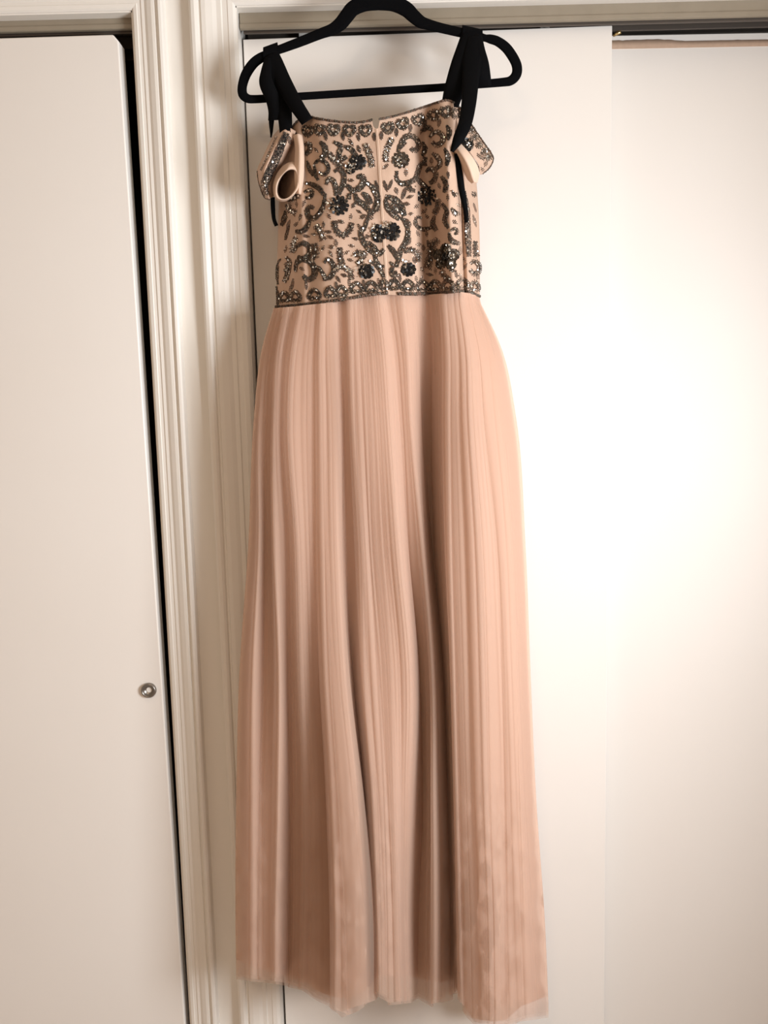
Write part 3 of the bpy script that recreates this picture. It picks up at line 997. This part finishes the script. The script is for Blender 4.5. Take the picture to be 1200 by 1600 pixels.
def ell(cx, cy, a, b, tilt, Y, n=36):
    q = []
    for k in range(n):
        an = 2 * math.pi * k / n
        x = b * math.cos(an); y = a * math.sin(an)
        q.append((cx + x * math.cos(tilt) - y * math.sin(tilt), cy + x * math.sin(tilt) + y * math.cos(tilt), Y))
    return np.array(q)


TL = math.radians(24)
rings = [ell(449, 284, 33, 20.5, TL, -.088), ell(449, 285, 30.5, 18.5, TL, -.097), ell(449, 286.5, 27.6, 16.4, TL, -.103), ell(449, 287.5, 25.6, 15.0, TL, -.1045),
         ell(449, 288, 24.4, 14.0, TL, -.102), ell(450, 288, 23, 13.5, TL, -.070), ell(450, 288, 19, 11, TL, -.045), ell(450, 288, 2, 1, TL, -.040)]
a = np.array(rings)
_ph = np.linspace(0, 2 * math.pi, 36, endpoint=False)
a[:4, :, 2] -= (0.0022 * np.sin(_ph * 3 + 1) + 0.0014 * np.sin(_ph * 5))[None, :] * np.array([.3, 1, .8, .4])[:, None]
a[1:4, :, 0] += (1.3 * np.sin(_ph * 2 + .7) + .7 * np.sin(_ph * 5 + 2))[None, :]
mi = []
ff = [tuple(reversed(q)) for q in grid_faces(a.shape[0], a.shape[1], True)]
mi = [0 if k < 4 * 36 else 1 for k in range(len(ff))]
cf = obj('sleeve_cuff', P(a[..., 0], a[..., 1], a[..., 2]).reshape(-1, 3), ff, ['cream', 'lining_shade'], sl1, mat_idx=mi)
cf['label'] = 'cream lined arm opening'
# folded binding running down from the shoulder
smp = loft([[(458, 212, -.094), (461, 232, -.097), (460, 256, -.099), (460, 280, -.099), (462, 303, -.092)],
            [(465, 209, -.100), (468, 230, -.104), (468.5, 256, -.106), (467.5, 280, -.105), (467, 303, -.100)],
            [(472, 211, -.096), (475, 230, -.099), (475.5, 256, -.100), (474.5, 280, -.099), (471, 305, -.094)]], 30, 12)
bnd = sheet('armhole_binding', smp, ['cream'], gown)
bnd['label'] = 'cream folded armhole edge'

# sleeve beside the wide door
ca = [(731, 186, -.080), (744, 206, -.078), (756, 223, -.074), (767, 239, -.070), (771, 249, -.068), (765, 262, -.064), (754, 272, -.062)]
cb = [(726, 200, -.110), (736, 216, -.108), (747, 232, -.104), (756, 245, -.098), (760, 253, -.092), (757, 263, -.086), (752, 273, -.078)]
cc = [(719, 212, -.116), (727, 226, -.118), (735, 239, -.116), (742, 249, -.110), (747, 257, -.102), (749, 265, -.094), (750, 273, -.084)]
smp = loft([ca, cb, cc], 40, 26)
smp[..., 2] -= 0.018
sl2 = sheet('sleeve', smp, ['nude'], gown)
sl2['label'] = 'off-shoulder sleeve beside the rear door'
yr = near_y(smp.reshape(-1, 3))
for x, y in ((737, 204), (743, 214), (749, 226), (757, 236), (763, 245)):
    motif('beaded_heart', heart(x, y, 4.6, 4.6, 1, -.9, .05, .07), sl2, yr)
for a in ((735, 212, 740, 219, 4), (744, 222, 748, 231, 4), (752, 240, 756, 251, 6), (761, 252, 757, 260, 5), (746, 240, 751, 248, 4), (752, 262, 756, 268, 4)):
    motif('beaded_leaf', lambda B, a=a: leaf(B, *a), sl2, yr)
motif('sequin_flower', lambda B: flower(B, 730, 226, 9, 9, 3, .2, (.2, -.2)), sl2, yr, 'black sequin flower')
motif('sleeve_trim', lambda B: edge_trim(B, [(734, 190), (745, 207), (757, 224), (768, 240), (771, 249), (765, 262), (755, 271)], 1.35), sl2, yr, 'bronze beaded sleeve edge')
motif('sleeve_trim', lambda B: edge_trim(B, [(733, 239), (741, 250), (747, 259), (749, 268)], 1.0), sl2, yr, 'bronze beaded sleeve edge')
ca = [(706, 237, -.104), (714, 246, -.106), (720, 257, -.106), (725, 269, -.104), (730, 280, -.100), (737, 287, -.096)]
cb = [(712, 231, -.122), (721, 242, -.126), (728, 253, -.126), (734, 265, -.123), (738, 276, -.118), (741, 285, -.108)]
cc = [(720, 224, -.120), (731, 236, -.122), (740, 248, -.120), (747, 261, -.112), (749, 273, -.102), (746, 286, -.092)]
smp = loft([ca, cb, cc], 30, 16)
smp[..., 2] -= 0.022
sheet('sleeve_lining', smp, ['cream'], sl2)['label'] = 'cream folded-back sleeve lining'

# ------------------------------------------------------------------ ribbons
def ribbon(name, pts, label=None, twist=0.25):
    """pts: px, py, width px, Y"""
    c = catmull(pts, 40)
    tg = np.gradient(c[:, :2], axis=0); tg /= np.linalg.norm(tg, axis=1)[:, None] + 1e-9
    nm = np.stack([-tg[:, 1], tg[:, 0]], 1)
    rows = []
    for j in np.linspace(-.5, .5, 7):
        q = c[:, :2] + nm * (c[:, 2:3] * j)
        Y = c[:, 3] + 0.004 * (2 * j) ** 2 * (1 if twist > 0 else -1) + twist * 0.004 * j
        rows.append(np.stack([q[:, 0], q[:, 1], Y], 1))
    o = sheet(name, np.array(rows), ['ribbon'], gown, 0.0009)
    if label:
        o['label'] = label
    return o


ribbon('ribbon_strap', [(424, 83, 22, -.072), (430, 100, 26, -.078), (444, 130, 25, -.088), (462, 163, 23, -.104), (480, 190, 20, -.112)], 'black ribbon strap tied to the hanger')
ribbon('ribbon_tie', [(420, 86, 18, -.074), (430, 110, 34, -.080), (438, 140, 34, -.082), (444, 170, 24, -.086), (447, 207, 20, -.096)])
ribbon('ribbon_tie', [(420, 90, 12, -.076), (416, 112, 17, -.086), (416, 130, 22, -.090), (425, 152, 22, -.088), (429, 172, 20, -.086), (430, 188, 22, -.084)])
ribbon('ribbon_tail', [(425, 176, 10, -.080), (424, 192, 8, -.078), (424, 205, 5, -.077), (423.5, 215, 2, -.076)])
ribbon('ribbon_tail', [(426, 308, 7, -.056), (426.5, 325, 7, -.056), (428, 342, 6, -.057), (432, 353, 6, -.058)])
ribbon('ribbon_strap', [(738, 50, 32, -.074), (733, 72, 36, -.080), (722, 105, 37, -.090), (710, 140, 32, -.100), (703, 165, 27, -.104)], 'black ribbon strap tied to the hanger')
ribbon('ribbon_tie', [(741, 56, 24, -.078), (738, 90, 30, -.090), (735, 130, 26, -.110), (732, 165, 23, -.132), (726, 195, 21, -.151), (716, 217, 17, -.157), (706, 237, 6, -.157)])
ribbon('ribbon_tie', [(746, 54, 14, -.076), (747, 78, 22, -.084), (750, 100, 28, -.088), (752, 122, 30, -.084), (752, 134, 32, -.076)])
ribbon('ribbon_tail', [(713, 240, 7, -.138), (718, 270, 10, -.128), (722, 300, 10, -.112), (727, 325, 8, -.102), (729, 348, 6, -.097)])
# turns of ribbon wrapped round the hanger arms
for x, y, w in ((423, 84, 22), (738, 54, 31)):
    q = []
    for k in range(20):
        an = 2 * math.pi * k / 20
        c0 = P(x - w / 2, y + (2 if x < 500 else -3), YH); c1 = P(x + w / 2, y + (-6 if x < 500 else 4), YH)
        off = np.array([0, -math.cos(an) * 0.0062, math.sin(an) * 0.0102])
        q.append([c0 + off, c0 * .5 + c1 * .5 + off, c1 + off])
    q = np.array(q)
    obj('ribbon_wrap', q.transpose(1, 0, 2).reshape(-1, 3), [tuple(reversed(f_)) for f_ in grid_faces(3, 20, True)], ['ribbon'], gown)

# ------------------------------------------------------------------ skirt
ROWS = np.array([470, 545, 650, 850, 1050, 1250, 1450, 1570.])
FX = np.array([
    [431, 397, 388, 374, 369, 368, 370], [437, 405, 404, 395, 393, 393, 393], [443, 418, 417, 415, 410, 410, 410], [448, 428, 428, 436, 435, 432, 432],
    [456, 438, 447, 450, 452, 452, 450], [475, 455, 466, 472, 480, 480, 476], [493, 486, 488, 495, 507, 513, 513], [502, 500, 503, 508, 519, 525, 525], [518, 524, 527, 538, 558, 570, 571],
    [529, 538, 543, 555, 573, 582, 582], [547, 551, 562, 567, 583, 592, 594], [566, 576, 583, 601, 612, 620, 622], [590, 606, 622, 640, 636, 633, 636],
    [608, 629, 640, 655, 662, 655, 655], [628, 641, 660, 676, 678, 680, 680], [664, 668, 674, 693, 701, 706, 705], [697, 702, 704, 709, 714, 719, 722],
    [720, 735, 748, 755, 760, 768, 770], [733, 757, 776, 786, 792, 795, 797], [742, 778, 796, 804, 812, 820, 824], [749.5, 806, 821, 829, 838, 852, 857]])
FD = np.array([
    [.10, .12, .15, .15, .15, .15, .15], [.42, .50, .54, .53, .50, .48, .48], [.55, .48, .38, .36, .41, .44, .44], [.68, .68, .68, .66, .61, .58, .58],
    [.72, .66, .58, .46, .34, .27, .27], [.86, .80, .76, .68, .55, .47, .45], [.90, .76, .68, .58, .48, .42, .42], [.99, .86, .82, .84, .90, .92, .92], [.97, .86, .84, .88, .96, .96, .96],
    [.88, .68, .58, .50, .42, .38, .38], [1.0, .88, .82, .84, .86, .86, .86], [.94, .90, .80, .82, .80, .78, .76], [1.0, .92, .92, .84, .66, .56, .56],
    [.90, .68, .48, .32, .30, .28, .28], [.96, .74, .60, .64, .70, .66, .62], [.55, .24, .14, .22, .24, .24, .24], [.92, .86, .86, .86, .84, .82, .82],
    [.92, 1.0, 1.0, 1.0, 1.0, 1.0, 1.0], [.74, .90, .90, .90, .88, .90, .90], [.46, .78, .82, .84, .84, .84, .84], [.10, .12, .15, .15, .15, .15, .15]])
Y0R = np.array([-.050, -.048, -.046, -.045, -.045, -.045, -.045])
AMR = np.array([.073, .088, .102, .115, .126, .134, .137])
HEM_L = np.array([(368, 1498), (400, 1512), (437, 1522), (480, 1538), (514, 1556), (545, 1561), (575, 1545), (590, 1524), (640, 1526), (655, 1529), (690, 1535), (708, 1532),
                  (722, 1566), (740, 1592), (770, 1596), (790, 1594), (815, 1572), (857, 1556)], float)
HEM_T = np.array([(368, 1530), (400, 1534), (437, 1538), (470, 1548), (512, 1572), (535, 1590), (560, 1580), (580, 1563), (592, 1556), (608, 1571), (640, 1567), (655, 1560),
                  (672, 1574), (690, 1566), (702, 1558), (715, 1552), (722, 1578), (740, 1601), (790, 1606), (820, 1596), (835, 1593), (857, 1590)], float)
_mid = FX[:, 0] * .46 + FX[:, 1] * .54
_w = (FX[:, 0] - FX[0, 0]) / (FX[-1, 0] - FX[0, 0])
_mid = 409 + (784 - 409) * ((_mid - _mid[0]) / (_mid[-1] - _mid[0]))
FX = np.insert(FX, 1, _mid, axis=1)
FD = np.insert(FD, 1, FD[:, 0] * .5 + FD[:, 1] * .5, axis=1)
Y0R = np.insert(Y0R, 1, -.049); AMR = np.insert(AMR, 1, .080)
_dr = np.linspace(ROWS[0], ROWS[-1], 56)
def _cubic(tab):
    # finite-difference cubic through unevenly spaced rows
    out = np.zeros((tab.shape[0], len(_dr)))
    m = np.gradient(tab, ROWS, axis=1)
    for c_, q_ in enumerate(_dr):
        i_ = min(max(int(np.searchsorted(ROWS, q_)) - 1, 0), len(ROWS) - 2)
        h_ = ROWS[i_ + 1] - ROWS[i_]; t_ = (q_ - ROWS[i_]) / h_
        out[:, c_] = ((2 * t_ ** 3 - 3 * t_ ** 2 + 1) * tab[:, i_] + (t_ ** 3 - 2 * t_ ** 2 + t_) * h_ * m[:, i_]
                      + (-2 * t_ ** 3 + 3 * t_ ** 2) * tab[:, i_ + 1] + (t_ ** 3 - t_ ** 2) * h_ * m[:, i_ + 1])
    return out
FX = _cubic(FX); FD = np.clip(_cubic(FD), 0.02, 1.05)
Y0R = _cubic(Y0R[None, :])[0]; AMR = _cubic(AMR[None, :])[0]
ROWS = _dr
FS = FX[:, 0]
FS = (FS - FS[0]) / (FS[-1] - FS[0])      # parameter across the waist


def skirt_px(s, y):
    """s (n,) across, y (m,n) photo rows -> px, depth fraction"""
    k = np.clip(np.searchsorted(ROWS, y) - 1, 0, len(ROWS) - 2)
    tt = np.clip((y - ROWS[k]) / (ROWS[k + 1] - ROWS[k]), 0, 1)
    i = np.clip(np.searchsorted(FS, s) - 1, 0, len(FS) - 2)
    q = np.clip((s - FS[i]) / (FS[i + 1] - FS[i]), 0, 1)
    qs = q * q * (3 - 2 * q)
    i2 = np.broadcast_to(i, y.shape)
    x0 = FX[i2, k] * (1 - tt) + FX[i2, k + 1] * tt
    x1 = FX[i2 + 1, k] * (1 - tt) + FX[i2 + 1, k + 1] * tt
    d0 = FD[i2, k] * (1 - tt) + FD[i2, k + 1] * tt
    d1 = FD[i2 + 1, k] * (1 - tt) + FD[i2 + 1, k + 1] * tt
    Y0 = np.interp(y, ROWS, Y0R)
    A = np.interp(y, ROWS, AMR)
    return x0 * (1 - q) + x1 * q, d0 * (1 - qs) + d1 * qs, Y0, A


def noise1(n, k, seed):
    r = np.random.default_rng(seed)
    return np.interp(np.linspace(0, 1, n), np.linspace(0, 1, k), r.normal(0, 1, k))


def skirt_front(ns, nt, hem, pleats, lat, dep, off, seed, flat=1.0, wander=0.18, crumple=0.0):
    s = np.linspace(0, 1, ns)
    wx = XL1 + (XR1 - XL1) * s
    ytop = np.interp(wx, WAIST[:, 0], WAIST[:, 1]) - 1.0
    # hem row taken where each column ends
    xh = skirt_px(s, np.full((1, ns), 1570.0))[0][0]
    yend = np.interp(xh, hem[:, 0], hem[:, 1])
    tv = np.linspace(0, 1, nt)[:, None]
    y = ytop * (1 - tv) + yend * tv
    x, d, Y0, A = skirt_px(s[None, :].repeat(nt, 0), y) if False else skirt_px(s, y)
    Y = Y0 - A * d * flat - off * np.interp(tv, [0, .015, .10], [.12, .3, 1.0])
    if pleats:
        r = np.random.default_rng(seed)
        gaps = np.clip(r.lognormal(0, .45, pleats), .45, 2.4)
        edges = np.r_[0, np.cumsum(gaps)] / gaps.sum()
        am = np.r_[r.uniform(.2, 1.3, pleats) * np.clip(gaps, .6, 1.6) ** .5, 1.0]
        fq = r.uniform(1.5, 5.0, pleats + 1); fp = r.uniform(0, 6.28, pleats + 1)
        xm = skirt_px(s, np.full((1, ns), 1000.0))[0][0]
        um = .45 * s + .55 * (xm - xm[0]) / (xm[-1] - xm[0])
        ph0 = np.interp(um, edges, np.arange(pleats + 1))
        wob = np.zeros((nt, ns))
        for kk in range(4):
            a1, a2, a3 = r.uniform(0, 6.28, 3)
            wob += np.sin(tv * (2.2 + 1.6 * kk) + a1 + s[None, :] * (6 + 9 * kk) + a3) * (0.9 / (1 + kk))
        ph = ph0[None, :] + wob * wander * np.clip(tv * 2.5, 0, 1)
        idx = np.clip(np.floor(ph).astype(int), 0, pleats)
        fr = ph - np.floor(ph)
        amp = am[idx] * (1 - fr) + am[np.clip(idx + 1, 0, pleats)] * fr
        ix2 = np.clip(idx + 1, 0, pleats)
        live = (.62 + .38 * np.sin(tv * fq[idx] + fp[idx])) * (1 - fr) + (.62 + .38 * np.sin(tv * fq[ix2] + fp[ix2])) * fr
        gn = np.r_[gaps, gaps[-1]] / gaps.mean()
        gw = gn[idx] * (1 - fr) + gn[ix2] * fr
        width = gw * (np.interp(y, ROWS, FX[-1]) - np.interp(y, ROWS, FX[0])) / pleats
        edge = np.clip(np.minimum(s, 1 - s) * 45, 0, 1)[None, :]
        x = x + lat * width * amp * live * np.sin(2 * math.pi * ph) * edge
        grow = np.interp(tv, [0, .12, .5, 1], [0.35, .7, 1.0, 1.15])
        Y = Y - dep * np.sqrt(gw) * amp * live * grow * np.cos(2 * math.pi * ph + .6) * edge
    if crumple:
        r = np.random.default_rng(seed + 9)
        ramp = np.clip((y - 1180) / 200, 0, 1) * np.interp(x, [360, 400, 450, 520, 580, 640, 700, 730, 850], [.8, 1, .5, .7, .8, .3, .3, 1.2, 1.0])
        w = np.zeros_like(x)
        for kk in range(7):
            an = r.uniform(-1.1, 1.1) + (1.57 if kk % 2 else 0.35)
            k_ = 2 * math.pi / r.uniform(38, 105)
            u_ = x * math.cos(an) + y * .55 * math.sin(an)
            v_ = -x * math.sin(an) + y * .55 * math.cos(an)
            w += 1 - 2 * np.abs(np.sin(u_ * k_ + 1.3 * np.sin(v_ * k_ * .6 + kk) + r.uniform(0, 6.28))) ** .7
        Y = Y - crumple * ramp * w / 2.6
    return x, y, Y


def skirt_obj(name, mat, ns, nt, hem, pleats, lat, dep, off, seed, back=True, flat=1.0, backoff=0.0, wander=.18, crumple=0.0):
    x, y, Y = skirt_front(ns, nt, hem, pleats, lat, dep, off, seed, flat, wander, crumple)
    fr = P(x, y, Y)
    if back:
        nbk = 60
        sb = np.linspace(1, 0, nbk + 2)[1:-1]
        xx, yy, YY = skirt_front(ns, nt, hem, 0, 0, 0, 0, seed)
        jj = np.clip((sb * (ns - 1)).astype(int), 0, ns - 1)
        bx = x[:, jj]; by_ = y[:, jj] - 2
        bYv = -0.040 + 0.012 * np.sin(math.pi * sb)[None, :] ** .5 + 0.004 * np.sin(sb * 60)[None, :] * np.linspace(0, 1, nt)[:, None] - backoff
        ring = np.concatenate([fr, P(bx, by_, bYv)], axis=1)
        return obj(name, ring.reshape(-1, 3), grid_faces(nt, ns + nbk, True), [mat], gown)
    return obj(name, fr.reshape(-1, 3), grid_faces(nt, ns), [mat], gown)


lin = skirt_obj('skirt_lining', 'satin', 460, 170, HEM_L, 22, .12, .0040, 0.0, 5, True, .93, crumple=.012)
lin['label'] = 'opaque peach satin lining'
tu = skirt_obj('tulle_layer', 'tulle2', 900, 110, HEM_T, 22, .28, .0065, .0075, 21, False)
tu['label'] = 'sheer peach tulle under layer'
tu = skirt_obj('tulle_layer', 'tulle', 1000, 110, HEM_T - np.array([0, 4]), 27, .33, .0062, .013, 33, False)
tu['label'] = 'sheer peach tulle top layer with gathered pleats'
tu = skirt_obj('tulle_layer', 'tulle3', 1300, 110, HEM_T - np.array([0, 9]), 58, .27, .0028, .0185, 71, False, wander=.3)
tu['label'] = 'finest sheer tulle layer with narrow gathers'
